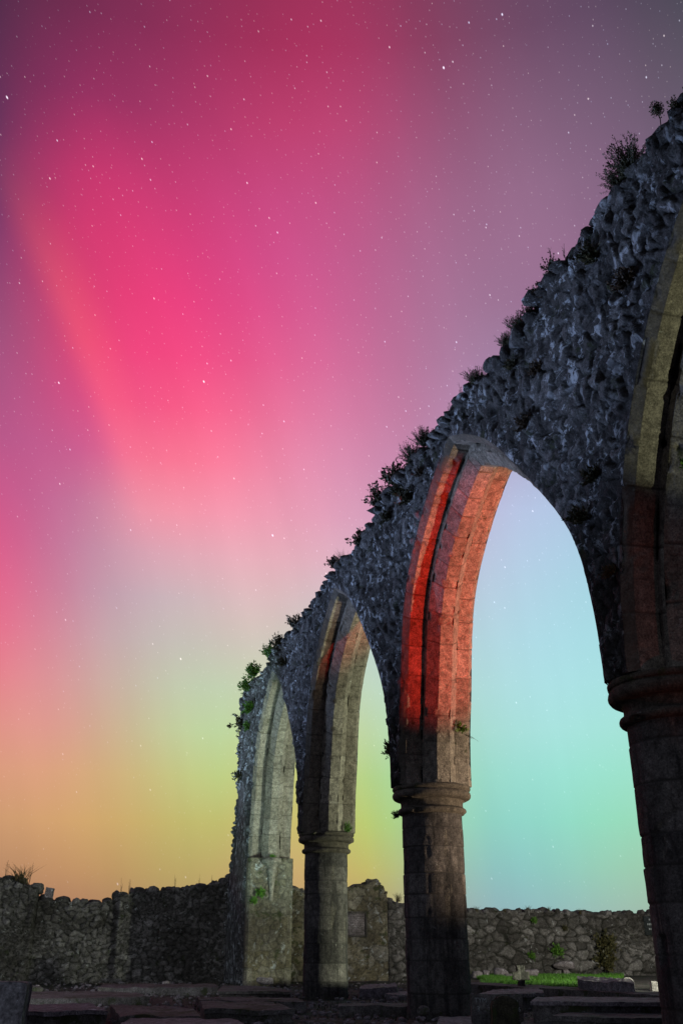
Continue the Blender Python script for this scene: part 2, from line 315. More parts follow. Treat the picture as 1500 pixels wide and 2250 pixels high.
# ------------------------------------------------------------------ ground
xs = np.concatenate([[-600, -200, -80, -40], np.linspace(-22, 22, 240), [40, 80, 200, 600]])
ys = np.concatenate([[-600, -150, -40, -10, 0], np.linspace(4, 40, 260), [60, 110, 250, 900]])
XX, YY = np.meshgrid(xs, ys); gz = .05 * fbm(XX * .5, YY * .5, seed=3) + .02 * fbm(XX * 3, YY * 3, seed=5)
def ssx(v, a, b): return sst(v, a, b)
def ground_rise(X, Y):
    s = (X - P0[0]) * UU[0] + (Y - P0[1]) * UU[1]; n = (X - P0[0]) * MM[0] + (Y - P0[1]) * MM[1]
    return .30 * sst(-s, 6.5, 10) * sst(n, 2.0, 4.0)
gz = gz * (np.abs(XX) < 30) * (YY > 2) * (YY < 50) - .02
mk('ground', np.stack([XX, YY, gz], -1).reshape(-1, 3), gridF(len(ys), len(xs)), EARTH, attrs={'tint': (fbm(XX * .8, YY * .8, seed=9).ravel() + .5), 'gap': np.zeros(XX.size)})['kind'] = 'structure'

# ------------------------------------------------------------------ the ruined arcade
RO = 4.7; CO = 4.9; SPR = 3.05
arc_root = empty('ruined_arcade', (P0[0], P0[1], 0), ROTZ)
tag(arc_root, 'tall ruined stone arcade of pointed arches on round pillars, crossing the right side', 'ruin')
def lean(s, z): return s - .42 * sst(z, 4.2, 6.3) * (1 - sst(s, 12.2, 13.3))
def rdist(s, z):
    k = np.floor(s / S); ls = s - k * S
    left = ls < S / 2
    cx = np.where(left, k * S + CO, (k + 1) * S - CO)
    return np.hypot(s - cx, z - SPR) - RO, cx, left
def ztop(s):
    v = 7.70 + .10 * vn(s * .45, s * 0 + 3.3, seed=2) + .07 * vn(s * 1.7, s * 0 + 1.3, seed=4)
    c = np.floor(s / .33 + .4 * vn(s * 2, s * 0, seed=9)); return v + .11 * (hsh(c, 5, 0, 11) - .5) - .06 * sst(s, 9, 15)
EZ = [0, 2.70, 2.76, 3.0, 3.7, 4.9, 6.3, 7.6, 8.4]; ES = [-9.75, -9.75, -9.7, -9.2, -8.75, -8.4, -8.1, -7.9, -7.5]
def send(z): return np.interp(z, EZ, ES) + .10 * vn(z * 3, z * 0 + 2, seed=21) + .06 * vn(z * 8, z * 0 + 2, seed=22)
sv = [-10.2]
while sv[-1] < 19.6:
    Y = P0[1] + UU[1] * sv[-1]; sv.append(sv[-1] + max(.014, .00175 * max(Y, 3)))
sv = np.array(sv)
zv = np.concatenate([np.linspace(0, SPR, 96)[:-1], np.arange(SPR, 8.35, .023)])
SS, ZZ = np.meshgrid(sv, zv); SC = (SS[:-1, :-1] + SS[1:, 1:]) / 2; ZC = (ZZ[:-1, :-1] + ZZ[1:, 1:]) / 2
rd, _, _ = rdist(SC, ZC)
keep = np.where(ZC > SPR, (rd > 0) | (SC < -S), SC < -6.30) & (ZC < ztop(SC)) & (SC > send(ZC))
rdl = np.hypot(SC - (-S + CO), ZC - SPR) - RO
keep &= ~((SC > -S) & (SC < -S / 2) & (ZC > SPR) & (rdl < 0))
nr, nc = SS.shape
used = np.zeros((nr, nc), bool); drop = np.zeros((nr, nc), bool)
for a in (0, 1):
    for b in (0, 1):
        used[a:nr - 1 + a, b:nc - 1 + b] |= keep; drop[a:nr - 1 + a, b:nc - 1 + b] |= ~keep
bd = used & (drop | (SS == sv[0]) | (ZZ == 0) | (SS == sv[-1]))
S1, Z1 = SS.copy(), ZZ.copy()
rv, cx, _ = rdist(SS, ZZ)
near = bd & (np.abs(rv) < .06) & (ZZ > SPR + .001) & (SS > -S)
fct = RO / (rv + RO); S1 = np.where(near, cx + (SS - cx) * fct, S1); Z1 = np.where(near, SPR + (ZZ - SPR) * fct, Z1)
tp = bd & ~near & (np.abs(ZZ - ztop(SS)) < .2) & (ZZ > 7.5); Z1 = np.where(tp, ztop(SS), Z1)
jb = bd & (np.abs(SS + 6.31) < .05) & (ZZ <= SPR + .01); S1 = np.where(jb, -6.31, S1)
idx = -np.ones(SS.shape, int); idx[used] = np.arange(used.sum())
us, uz = S1[used], Z1[used]; nv = len(us)
def wall_disp(s, z, seed):
    ws = s + .09 * vn(s * 2.3, z * 2.3, seed=seed) + .05 * vn(s * 8, z * 8, seed=seed + 1); wz = z + .07 * vn(s * 2.1, z * 2.1, seed=seed + 2) + .05 * vn(s * 7, z * 7, seed=seed + 4)
    h, i, g = stones(ws / .17, wz / .28, seed, .20, .7)
    h2, i2, g2 = stones(ws / .10 + 3, wz / .16, seed + 5, .24, .6)
    sel = vn(s * 1.1, z * 1.1, seed=seed + 8) > .12
    h = np.where(sel, h2 * .6, h); i = np.where(sel, i2, i); g = np.where(sel, g2, g)
    rv, cx, lf = rdist(s, z)
    ang = np.arctan2(z - SPR, np.abs(s - cx)) * RO
    h3, i3, g3 = stones(ang / .125 + .15 * vn(s * 6, z * 6, seed=3), rv / .42 + .5 + .2 * vn(s * 3, z * 3, seed=7), seed + 9, .3, .6)
    ring = (rv < .36 + .12 * vn(s * 2, z * 2, seed=seed)) & (z > 4.6) & (s > -S)
    h = np.where(ring, h3 * .8, h); i = np.where(ring, i3, i); g = np.where(ring, g3, g)
    d = .062 * h + .05 * fbm(s * 1.5, z * 1.5, seed=seed + 30, o=3) + .07 * fbm(s * 11, z * 7, seed=seed + 40, o=4)
    d = d * sst(rv, .0, .12) + .02 * (1 - sst(rv, 0, .12))
    return d, i, g
dn, tn, gn = wall_disp(us, uz, 100)
db, tb, gb = wall_disp(us, uz, 200)
rv_b = rdist(us, uz)[0]; db = .02 + (db - .02) * sst(rv_b, .05, .5)
lus = lean(us, uz)
V = np.concatenate([np.stack([lus, -HT - dn + .02, uz], 1), np.stack([lus, HT + db - .02, uz], 1)])
ki, kj = np.nonzero(keep)
a = idx[ki, kj]; b = idx[ki, kj + 1]; c = idx[ki + 1, kj + 1]; d = idx[ki + 1, kj]
F1 = np.stack([a, b, c, d], 1); F2 = F1[:, ::-1] + nv
kp = np.pad(keep, 1)
SF = []
for (e0, e1, msk) in ((a, b, ~kp[:-2, 1:-1][keep]), (b, c, ~kp[1:-1, 2:][keep]), (c, d, ~kp[2:, 1:-1][keep]), (d, a, ~kp[1:-1, :-2][keep])):
    SF.append(np.stack([e1[msk], e0[msk], e0[msk] + nv, e1[msk] + nv], 1))
mk('rubble_wall', V, np.concatenate([F1, F2] + SF), RUB, arc_root, True, {'tint': np.concatenate([tn, tb]), 'gap': np.concatenate([gn, gb])})
# broken end and crest stones so the outline is lumpy and not a cut edge
def lump(rs, size, seed, sub=2):
    bm = bmesh.new(); bmesh.ops.create_icosphere(bm, subdivisions=sub, radius=1)
    v = np.array([q.co[:] for q in bm.verts]); f = np.array([[l.index for l in q.verts] for q in bm.faces]); bm.free()
    v = np.sign(v) * np.abs(v) ** .7
    nrm = 1 + .28 * vn(v[:, 0] * 1.3 + seed, v[:, 1] * 1.3, v[:, 2] * 1.3, seed) + .09 * vn(v[:, 0] * 4 + seed, v[:, 1] * 4, v[:, 2] * 4, seed)
    return v * nrm[:, None] * np.array(size), f
rng = np.random.default_rng(4)
mb = MB()
s_ = -8.2
while s_ < 19.4:
    w_ = rng.uniform(.06, .15)
    for n_ in (-.47, -.1, .28):
        v, f = lump(rng, (w_, rng.uniform(.14, .24), rng.uniform(.05, .11)), int(rng.integers(1e6)))
        th = rng.uniform(-.3, .3); v = v @ np.array([[math.cos(th), math.sin(th), 0], [-math.sin(th), math.cos(th), 0], [0, 0, 1]])
        mb.add(v + [s_ - .42 + rng.uniform(-.05, .05), n_ + rng.uniform(-.04, .04), float(ztop(np.array(s_))) + rng.uniform(-.06, .05)], f, rng.uniform(0, 1))
    s_ += w_ * rng.uniform(1.3, 1.9)
mb.out('coping_stones', RUB, arc_root)
mb = MB()
z_ = .1
while z_ < 7.9:
    hh = rng.uniform(.05, .12)
    for n_ in np.arange(-.5, .55, .24):
        v, f = lump(rng, (rng.uniform(.10, .22), rng.uniform(.11, .17), hh), int(rng.integers(1e6)))
        mb.add(v + [float(lean(float(send(np.array(z_))), z_)) + rng.uniform(-.06, .1), n_ + rng.uniform(-.04, .04), z_], f, rng.uniform(0, 1))
    z_ += hh * 1.5
mb.out('broken_end', RUB, arc_root)

# arches: two chamfered orders swept round the pointed arc
OUT = [[(-.571, 0), (-.485, .086)], [(-.485, .086), (-.245, .086)], [(-.245, .086), (-.245, .2)], [(.245, .2), (.245, .086)], [(.245, .086), (.485, .086)], [(.485, .086), (.571, 0)]]
INN = [[(-.245, .2), (-.10, .37)], [(-.10, .37), (.10, .37)], [(.10, .37), (.245, .2)]]
def sweep(strips, k, seed, mirror):
    mb = MB(); nt_ = 330
    for si, (p, q) in enumerate(strips):
        m = max(2, int(np.hypot(p[0] - q[0], p[1] - q[1]) / .022) + 1)
        u = np.linspace(0, 1, m); n = p[0] + (q[0] - p[0]) * u; d = p[1] + (q[1] - p[1]) * u
        t = np.linspace(0, 1, nt_)
        T, Nn = np.meshgrid(t, n, indexing='ij'); _, D = np.meshgrid(t, d, indexing='ij'); _, Uu = np.meshgrid(t, u, indexing='ij')
        sd = seed + (0 if strips is INN else 50) + (7 if p[0] > 0 else 0)
        Rr = RO - D; th = T * np.arccos((CO - S / 2) / Rr)
        arcl = T * 5.3
        # course joints at irregular spacing
        r_ = np.random.default_rng(seed + (5 if strips is INN else 0)); js = np.cumsum(r_.uniform(.34, .62, 20)); bi = np.searchsorted(js, arcl)
        dj = np.min(np.abs(arcl[..., None] - js), -1)
        off = (hsh(bi, k, int(mirror), 5) - .5) * .005; g = 1 - sst(dj, .003, .012)
        tx, ty = q[0] - p[0], q[1] - p[1]; ln = math.hypot(tx, ty); nx, ny = -ty / ln, tx / ln
        if mirror is None: pass
        a0 = arcl * 1.0; chip = sst(fbm(a0 * 5, Nn * 5, D * 5, sd, 4), .28, .5) * .02
        edge = np.minimum(Uu, 1 - Uu) * ln; ch = sst(vn(a0 * 6, Nn * 0 + sd, seed=sd), .35, .8) * sst(.05 - edge, 0, .05) * .025
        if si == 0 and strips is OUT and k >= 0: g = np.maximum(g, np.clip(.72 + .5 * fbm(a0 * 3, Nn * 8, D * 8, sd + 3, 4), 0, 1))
        disp = off + .007 * fbm(a0 * 7, Nn * 7, D * 7, sd, 4) - (1 - sst(dj, .003, .012)) * .012 - chip - ch
        # outward = towards the opening (larger D)
        sg = 1 if ny > 0 else (-1 if ny < 0 else (1 if (nx * (-1 if p[0] < 0 else 1)) > 0 else -1))
        D2 = D + disp * ny * sg; N2 = Nn + disp * nx * sg
        Rr = RO - D2; sl = CO - Rr * np.cos(th); Zz = SPR + Rr * np.sin(th)
        s0 = k * S + sl if not mirror else (k + 1) * S - sl
        F = gridF(nt_, m)
        if mirror: F = F[:, ::-1]
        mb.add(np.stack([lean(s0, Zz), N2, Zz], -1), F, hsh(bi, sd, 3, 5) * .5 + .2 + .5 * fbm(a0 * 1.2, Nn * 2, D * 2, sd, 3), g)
    return mb
def arch(k, label):
    a = empty('arch'); a.parent = arc_root; tag(a, label)
    for nm, st in (('outer_order', OUT), ('inner_order', INN)):
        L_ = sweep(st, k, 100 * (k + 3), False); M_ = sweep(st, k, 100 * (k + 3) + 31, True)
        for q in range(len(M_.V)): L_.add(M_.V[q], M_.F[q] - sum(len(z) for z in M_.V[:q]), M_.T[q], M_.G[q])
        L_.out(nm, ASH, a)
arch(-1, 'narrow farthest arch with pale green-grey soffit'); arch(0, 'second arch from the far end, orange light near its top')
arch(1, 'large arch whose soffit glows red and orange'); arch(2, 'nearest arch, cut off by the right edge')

# pillars
def lathe(prof, nseg, fn=None):
    prof = np.array(prof); th = np.linspace(0, 2 * np.pi, nseg + 1); TH, Zi = np.meshgrid(th, np.arange(len(prof))); r = prof[Zi, 0]; z = prof[Zi, 1]
    r2, T_, G_ = fn(TH, r, z) if fn else (r, np.full(r.shape, .5), np.zeros(r.shape))
    return np.stack([r2 * np.cos(TH), r2 * np.sin(TH), z], -1), gridF(len(prof), nseg + 1), T_, G_
def circ(th, sc_=1): return np.cos(th) * sc_, np.sin(th) * sc_
def pillar(k, seed, label):
    p = empty('pillar', (k * S, 0, 0)); p.parent = arc_root; tag(p, label)
    r_ = np.random.default_rng(seed); js = np.cumsum(r_.uniform(.24, .42, 14)); js = js[js < 2.6]
    def fn(TH, r, z):
        bi = np.searchsorted(js, z); dj = np.min(np.abs(z[..., None] - js), -1)
        ph = hsh(bi, seed, 1) * 6.28; nb = 5; blk = np.floor(((TH + ph) % (2 * np.pi)) / (2 * np.pi) * nb); fr = ((TH + ph) % (2 * np.pi)) / (2 * np.pi) * nb % 1
        dv = np.minimum(fr, 1 - fr) * 2 * np.pi / nb * .44
        g = np.maximum(1 - sst(dj, .003, .012), .8 * (1 - sst(dv, .002, .010)))
        cx_, cy_ = circ(TH); off = (hsh(bi, blk, seed) - .5) * .012
        return r + off - .010 * g + .012 * fbm(cx_ * 3, cy_ * 3, z * 3, seed, 5) - .03 * sst(fbm(cx_ * 2, cy_ * 2, z * 2.4, seed + 9, 4), .3, .55), hsh(bi, blk, seed, 8) * .9 + 0 * z, g
    zz = np.linspace(-.05, 2.66, 230)
    mb = MB(); mb.add(*lathe([(.4427, z) for z in zz], 120, fn)); mb.out('shaft', SHAFT, p)
    prof = [(.44, 2.64), (.462, 2.648), (.492, 2.66), (.506, 2.68), (.508, 2.70), (.498, 2.722), (.474, 2.736), (.462, 2.745), (.458, 2.79), (.466, 2.83), (.478, 2.845), (.53, 2.852), (.562, 2.868), (.578, 2.892), (.582, 2.92), (.575, 2.95), (.558, 2.972), (.556, 2.982), (.572, 2.990), (.58, 3.005), (.580, 3.028), (.57, 3.045), (.50, 3.047), (.2, 3.047), (.001, 3.047)]
    P_ = np.array(prof); t0 = np.arange(len(P_)); t1 = np.linspace(0, len(P_) - 1, 90); prof = np.stack([np.interp(t1, t0, P_[:, 0]), np.interp(t1, t0, P_[:, 1])], 1)
    def fc(TH, r, z):
        cx_, cy_ = circ(TH); ph = seed * 1.3; fr = ((TH + ph) % (2 * np.pi)) / (2 * np.pi) * 4 % 1; blk = np.floor(((TH + ph) % (2 * np.pi)) / (2 * np.pi) * 4)
        g = 1 - sst(np.minimum(fr, 1 - fr), .001, .006)
        k_ = sst(r, .05, .3); chip = .05 * sst(fbm(cx_ * 2.2, cy_ * 2.2, z * 6, seed + 3, 4), .26, .42) * (r > .48)
        return r + k_ * (.006 * fbm(cx_ * 6, cy_ * 6, z * 8, seed, 4) - .008 * g - chip), hsh(blk, seed, 2) * .6 + .2 + 0 * z, g * .6
    mb = MB(); mb.add(*lathe(prof, 140, fc)); mb.out('capital', CAPM, p)
CAPM = stone_mat('capital_stone', [(0, (.06, .05, .035)), (.45, (.11, .095, .07)), (.75, (.17, .15, .115)), (1, (.24, .22, .18))], lichen=(.36, .36, .33), lich=.64, stain=.5, bump=.5, mo=.6, gapc=(.03, .025, .02))
pillar(0, 11, 'farthest of the three round pillars'); pillar(1, 12, 'middle round pillar under the red-lit arch'); pillar(2, 13, 'nearest round pillar at the right edge'); pillar(3, 14, 'pillar outside the right edge')

# respond: the half pier at the far end, with its tapering corbel
resp = empty('respond', (0, 0, 0)); resp.parent = arc_root
mb = MB()
zz = np.linspace(0, SPR - .005, 190)
jp = [[(-6.32, -.60), (-6.06, -.60)], [(-6.06, -.60), (-6.0, -.54)], [(-6.0, -.54), (-6.0, .54)], [(-6.0, .54), (-6.06, .60)], [(-6.06, .60), (-6.32, .60)]]
for (p_, q_) in jp:
    m = max(3, int(math.hypot(p_[0] - q_[0], p_[1] - q_[1]) / .02)); u = np.linspace(0, 1, m); Zg, Ug = np.meshgrid(zz, u, indexing='ij')
    Sg = p_[0] + (q_[0] - p_[0]) * Ug; Ng = p_[1] + (q_[1] - p_[1]) * Ug
    quoin = np.abs(Ng) > .40 + .07 * (np.floor(Zg / .42) % 2)
    h, i_, g_ = stones(Ng / .22 + 4, Zg / .17, 77, .3, .5)
    hq = np.abs(Zg / .42 - np.round(Zg / .42)) * .42; gq = 1 - sst(hq, .004, .014)
    front = abs(p_[0] - q_[0]) < .01
    rough = (~quoin) & front; e_ = sst(.44 - np.abs(Ng), 0, .06)
    disp = np.where(rough, (.025 * h + .03 * fbm(Ng * 6, Zg * 6, seed=6)) * e_ - .015 * e_, .006 * fbm(Ng * 8, Zg * 8, Sg * 8, 5) - .01 * gq)
    ln = math.hypot(p_[0] - q_[0], p_[1] - q_[1]); tx, ty = (q_[0] - p_[0]) / ln, (q_[1] - p_[1]) / ln
    mb.add(np.stack([Sg + disp * ty, Ng - disp * tx, Zg], -1), gridF(len(zz), m), np.where(rough, .35 + .5 * i_, .45 + .4 * hsh(np.floor(Zg / .42), 2, 0, 8)), np.where(rough, g_ * .5, gq * .8))
top = np.array([[-6.32, -.6, SPR - .005], [-6.06, -.6, SPR - .005], [-6.0, -.54, SPR - .005], [-6.0, .54, SPR - .005], [-6.06, .6, SPR - .005], [-6.32, .6, SPR - .005]])
mb.add(top, [[0, 1, 2, 3], [0, 3, 4, 5]])
mb.out('jamb', PLAST, resp)
prof = [(.012, 1.98), (.055, 2.0), (.07, 2.04), (.05, 2.08), (.05, 2.12), (.085, 2.45), (.105, 2.68), (.135, 2.70), (.14, 2.73), (.115, 2.755), (.12, 2.80), (.20, 2.88), (.26, 2.92), (.275, 2.925), (.275, 2.985), (.25, 3.0), (.25, 3.04), (0, 3.04)]
v, f, t_, g_ = lathe(prof, 8, None)
def flatten(v): v = v.copy(); v[..., 0] = v[..., 0]; return v
cb = mk('corbel', v.reshape(-1, 3) + np.array([-5.99, 0.02, 0]), f, ASH, resp, False, {'tint': t_.ravel(), 'gap': g_.ravel()})
# inner order of the respond above the corbel is carried by the arch orders themselves

# ------------------------------------------------------------------ cross walls behind
def rough_wall(name, n0, n1, topf, sface, thick, mat, cs, cz, amp, seed, label, res=.035, relief=None, cop=True, jw=.26, tcell=None):
    root = in_frame(empty(name)); tag(root, label, 'wall')
    nn = np.arange(n0, n1 + .001, res); zt = topf(nn); rows = int(3.0 / res); t = np.linspace(0, 1, rows)
    Tt, Ng = np.meshgrid(t, nn, indexing='ij'); Zg = Tt * zt[None, :]
    wn = Ng + .10 * vn(Ng * 2.5, Zg * 2.5, seed=seed) + .04 * vn(Ng * 8, Zg * 8, seed=seed + 9); wz = Zg + .10 * vn(Ng * 2.2, Zg * 2.2, seed=seed + 1) + .04 * vn(Ng * 7, Zg * 7, seed=seed + 8)
    h, i_, g_ = stones(wn / cs, wz / cz, seed, jw, .5)
    h2, i2, g2 = stones(wn / cs * 2.1 + 5, wz / cz * 2.1, seed + 3, jw, .5); sel = vn(Ng * .9, Zg * .9, seed=seed + 6) > .25
    h = np.where(sel, h2 * .6, h); i_ = np.where(sel, i2, i_); g_ = np.where(sel, g2, g_)
    disp = amp * h + amp * .5 * fbm(Ng * 2, Zg * 2, seed=seed + 20) + amp * .7 * fbm(Ng * 9, Zg * 9, seed=seed + 21)
    sx = sface + disp + (relief(Ng, Zg) if relief else 0)
    V1 = np.stack([sx, Ng, Zg], -1).reshape(-1, 3); V2 = np.stack([np.full(Ng.shape, sface - thick), Ng, Zg], -1).reshape(-1, 3); n_ = len(V1)
    nr_, nc_ = Ng.shape; F = [gridF(nr_, nc_), gridF(nr_, nc_, n_)[:, ::-1]]
    j = np.arange(nc_ - 1); tr = (nr_ - 1) * nc_ + j; F.append(np.stack([tr, tr + 1, tr + 1 + n_, tr + n_], 1))
    i = np.arange(nr_ - 1) * nc_; F.append(np.stack([i, i + nc_, i + nc_ + n_, i + n_], 1)); i2_ = i + nc_ - 1; F.append(np.stack([i2_ + nc_, i2_, i2_ + n_, i2_ + nc_ + n_], 1))
    mk('stonework', np.concatenate([V1, V2]), np.concatenate(F), mat, root, True, {'tint': np.tile(i_.ravel(), 2), 'gap': np.tile(g_.ravel(), 2)})
    if cop:
        r = np.random.default_rng(seed); mb = MB(); x = n0 + .05
        while x < n1 - .05:
            w_ = r.uniform(.06, .22)
            for s_ in (sface - .1, sface - thick * .5, sface - thick + .1):
                v, f = lump(r, (r.uniform(.12, .18), w_, r.uniform(.05, .17)), int(r.integers(1e6)))
                mb.add(v + [s_, x + r.uniform(-.04, .04), float(topf(np.array([x]))[0]) + r.uniform(-.05, .03)], f, r.uniform(0, 1))
            x += w_ * 1.7
        mb.out('coping', mat, root)
    return root
def prof_px(L, s=-10.0):
    a = np.array([cross_at(x, y, s) for x, y in L]); return lambda n: np.interp(n, a[:, 0], a[:, 1])
SW = -9.9
nL = lambda x: cross_at(x, 2100, SW)[0]
topL = prof_px([(-120, 1935), (0, 1935), (20, 1932), (60, 1948), (66, 1952), (84, 1952), (86, 1978), (92, 1980), (180, 1984), (215, 1986), (250, 1978), (258, 1970), (300, 1963), (400, 1955), (450, 1948), (495, 1940), (520, 1936), (560, 1936)], SW)
b1, b2, b3 = nL(66), nL(250), nL(108)
def reliefL(N_, Z_):
    return .38 * (1 - sst(N_, b1 - .02, b1 + .02)) + .22 * sst(N_, b2 - .02, b2 + .02)
rough_wall('ruined_wall', nL(-140), nL(540), topL, SW, .7, FIELD, .22, .15, .10, 300, 'low dark mossy rubble wall at lower left, its top sagging in the middle', relief=reliefL)
topM = prof_px([(600, 1955), (640, 1955), (660, 1962), (690, 1966), (760, 1968), (766, 1958), (790, 1946), (830, 1942), (842, 1948), (846, 1962), (856, 1962), (861, 1975)], SW - .02)
rough_wall('plastered_wall', nL(560), nL(853), topM, SW - .02, .6, PLAST, .45, .32, .05, 400, 'lichen stained plastered wall fragment behind the farthest pillar, stepped at its right', jw=.12)
topR = prof_px([(840, 1980), (880, 1988), (905, 2002), (1030, 2006), (1150, 2006), (1180, 2007), (1210, 2003), (1240, 2009), (1330, 2012), (1440, 2010), (1560, 2010)], SW)
rough_wall('boundary_wall', nL(853) + .02, nL(1640), topR, SW - .1, .6, FIELD, .38, .25, .11, 500, 'brown field stone boundary wall behind the lawn at right')

# memorial plaque and dark sign on those walls
def box_thing(name, label, cat, n0, n1, z0, z1, s0, s1, mat, root=None):
    mb = MB(); m = 10
    v = np.array([[s1, n0, z0], [s1, n1, z0], [s1, n1, z1], [s1, n0, z1], [s0, n0, z0], [s0, n1, z0], [s0, n1, z1], [s0, n0, z1]])
    mb.add(v, [[0, 1, 2, 3], [4, 7, 6, 5], [0, 4, 5, 1], [1, 5, 6, 2], [2, 6, 7, 3], [3, 7, 4, 0]]); return mb
def plaque(name, label, x0, x1, y0, y1, s, mat, frame, rows, tm, seed):
    n0, z1 = cross_at(x0, y0, s); n1, z0 = cross_at(x1, y1, s); root = in_frame(empty(name)); tag(root, label, 'plaque')
    mb = box_thing(0, 0, 0, n0, n1, z0, z1, s - .12, s, mat); mb.out('panel', mat, root, False)
    if frame:
        mb = MB(); fw = .06
        for (a0, a1, c0, c1) in ((n0 - fw, n0 - .002, z0 - fw, z1 + fw), (n1 + .002, n1 + fw, z0 - fw, z1 + fw), (n0 - .002, n1 + .002, z1 + .002, z1 + fw), (n0 - .002, n1 + .002, z0 - fw, z0 - .002)):
            q = box_thing(0, 0, 0, a0, a1, c0, c1, s - .12, s + .04, mat); mb.add(q.V[0], q.F[0], .2)
        mb.out('frame', GRAVE, root, False)
    r = np.random.default_rng(seed); mb = MB(); 
    for i in range(rows):
        z = z1 - (i + .9) * (z1 - z0) / (rows + 1); x = n0 + .12 * (n1 - n0) + (0 if rows > 8 else r.uniform(0, .1))
        while x < n1 - .1 * (n1 - n0):
            w_ = r.uniform(.02, .05); q = box_thing(0, 0, 0, x, x + w_, z, z + (z1 - z0) / (rows + 1) * .4, s - .002, s + .004, mat); mb.add(q.V[0], q.F[0]); x += w_ + r.uniform(.012, .03)
    mb.out('lettering', tm, root, False)
plaque('memorial_plaque', 'square grey memorial plaque with worn lines of text on the plastered wall', 757, 802, 2008, 2055, SW + .06, PALE, True, 11, GRAVE, 3)
plaque('dark_sign', 'small dark slate sign with pale lines high on the boundary wall by the nearest pillar', 1414, 1462, 2014, 2056, SW + .02, DARKP, False, 3, WHITE, 5)

# ------------------------------------------------------------------ graves and stones
def sheet(P00, P10, P11, P01, nu, nv_, mb, seed, amp, T=None, zfix=False):
    u, v = np.meshgrid(np.linspace(0, 1, nu), np.linspace(0, 1, nv_), indexing='ij')
    P00, P10, P11, P01 = map(np.array, (P00, P10, P11, P01))
    X = (1 - u)[..., None] * (1 - v)[..., None] * P00 + u[..., None] * (1 - v)[..., None] * P10 + u[..., None] * v[..., None] * P11 + (1 - u)[..., None] * v[..., None] * P01
    o = np.stack([fbm(X[..., 0] * 4 + k * 9, X[..., 1] * 4, X[..., 2] * 4, seed + k, 4) for k in range(3)], -1)
    mb.add(X + o * amp, gridF(nu, nv_), (T if T is not None else .5) + .35 * fbm(X[..., 0], X[..., 1], X[..., 2] * 2, seed + 7, 3))
def slab(name, label, cat, px, zt, mat=None, amp=.035, seed=1, zb=-.06, lip=None, group=None, base=None):
    """px: front-left, front-right, back-right, back-left of the top face, as seen in the photograph, at height zt"""
    P = [level_at(x, y, zt) for x, y in px]; c = np.mean(P, 0); c[2] = 0
    Q = [p - c for p in P]; mat = mat or GRAVE
    root = empty(name, c) if lip else None
    def block(Q, zb, zt, nm, m, par):
        mb = MB(); T = [np.array([q[0], q[1], zt]) for q in Q]; B = [np.array([q[0], q[1], zb]) for q in Q]
        sheet(T[0], T[1], T[2], T[3], 60, 14, mb, seed, amp)
        for i in range(4):
            j = (i + 1) % 4; sheet(B[i], B[j], T[j], T[i], 60 if i % 2 == 0 else 14, 8, mb, seed, amp)
        return mb.out(nm, m, par)
    if lip:
        block([q * np.array([.97, .93, 1]) for q in Q], zb, zt - lip, 'base', base or GRAVE, root); block(Q, zt - lip + .002, zt, 'top_slab', mat, root); o = root
    else: o = block(Q, zb, zt, name, mat, None); o.location = c
    tag(o, label, cat, group or {'grave slab': 'grave slabs lying behind the arcade', 'tomb': 'raised tombs', 'kerb': 'stone kerbs'}.get(cat)); return o
slab('grave_slab', 'flat grave slab glowing pinkish at lower left, beside the blurred upright stone', 'grave slab', [(20, 2224), (235, 2222), (200, 2206), (40, 2206)], .16, PALE, seed=1, lip=.05)
slab('grave_slab', 'thin long grave slab lying behind the pinkish one at lower left', 'grave slab', [(60, 2196), (330, 2192), (300, 2181), (50, 2179)], .10, seed=2)
slab('grave_slab', 'dark grave slab tilted up at its left corner, right of the pinkish slab', 'grave slab', [(265, 2232), (440, 2234), (425, 2216), (240, 2208)], .14, seed=3, lip=.05)
slab('grave_slab', 'broad pale grave slab cut by the bottom edge, left of centre', 'grave slab', [(225, 2272), (560, 2272), (520, 2240), (290, 2236)], .13, PALE, seed=4)
slab('grave_slab', 'long grave slab with raised dark edge at bottom centre left', 'grave slab', [(448, 2217), (648, 2219), (600, 2204), (440, 2200)], .16, seed=5, lip=.06)
slab('grave_slab', 'dark slab lying just behind the long one with raised edge', 'grave slab', [(440, 2199), (672, 2203), (650, 2193), (430, 2191)], .12, seed=6)
slab('grave_slab', 'slab at the foot of the far end pier, left of the farthest pillar', 'grave slab', [(478, 2179), (640, 2179), (600, 2169), (490, 2166)], .14, seed=7, lip=.05)
slab('grave_slab', 'low slab at the foot of the left wall', 'grave slab', [(215, 2172), (480, 2170), (470, 2162), (225, 2163)], .12, seed=8)
slab('grave_slab', 'pale uneven slab lying right of the farthest pillar', 'grave slab', [(788, 2172), (873, 2170), (868, 2161), (800, 2164)], .16, PALE, seed=9, amp=.05)
slab('grave_slab', 'small pale slab touching the left side of the middle pillar', 'grave slab', [(845, 2186), (905, 2188), (900, 2179), (860, 2178)], .06, PALE, seed=10)
slab('stone_kerb', 'long dark stone ledge in front of the middle pillar', 'kerb', [(742, 2212), (1036, 2210), (1036, 2203), (745, 2205)], .12, seed=11)
slab('stone_tomb', 'table tomb top behind the lettered headstone', 'tomb', [(1030, 2192), (1196, 2182), (1180, 2172), (1080, 2176)], .22, PALE, seed=12, lip=.05)
slab('stone_tomb', 'long chest tomb with a pale top edge, reaching the nearest pillar', 'tomb', [(1165, 2202), (1500, 2204), (1480, 2194), (1180, 2190)], .34, PALE, seed=13, lip=.04, amp=.015)
slab('grave_slab', 'grey flat slab in front of the long chest tomb', 'grave slab', [(1205, 2234), (1500, 2238), (1500, 2221), (1300, 2218)], .24, seed=14, lip=.05, amp=.015)
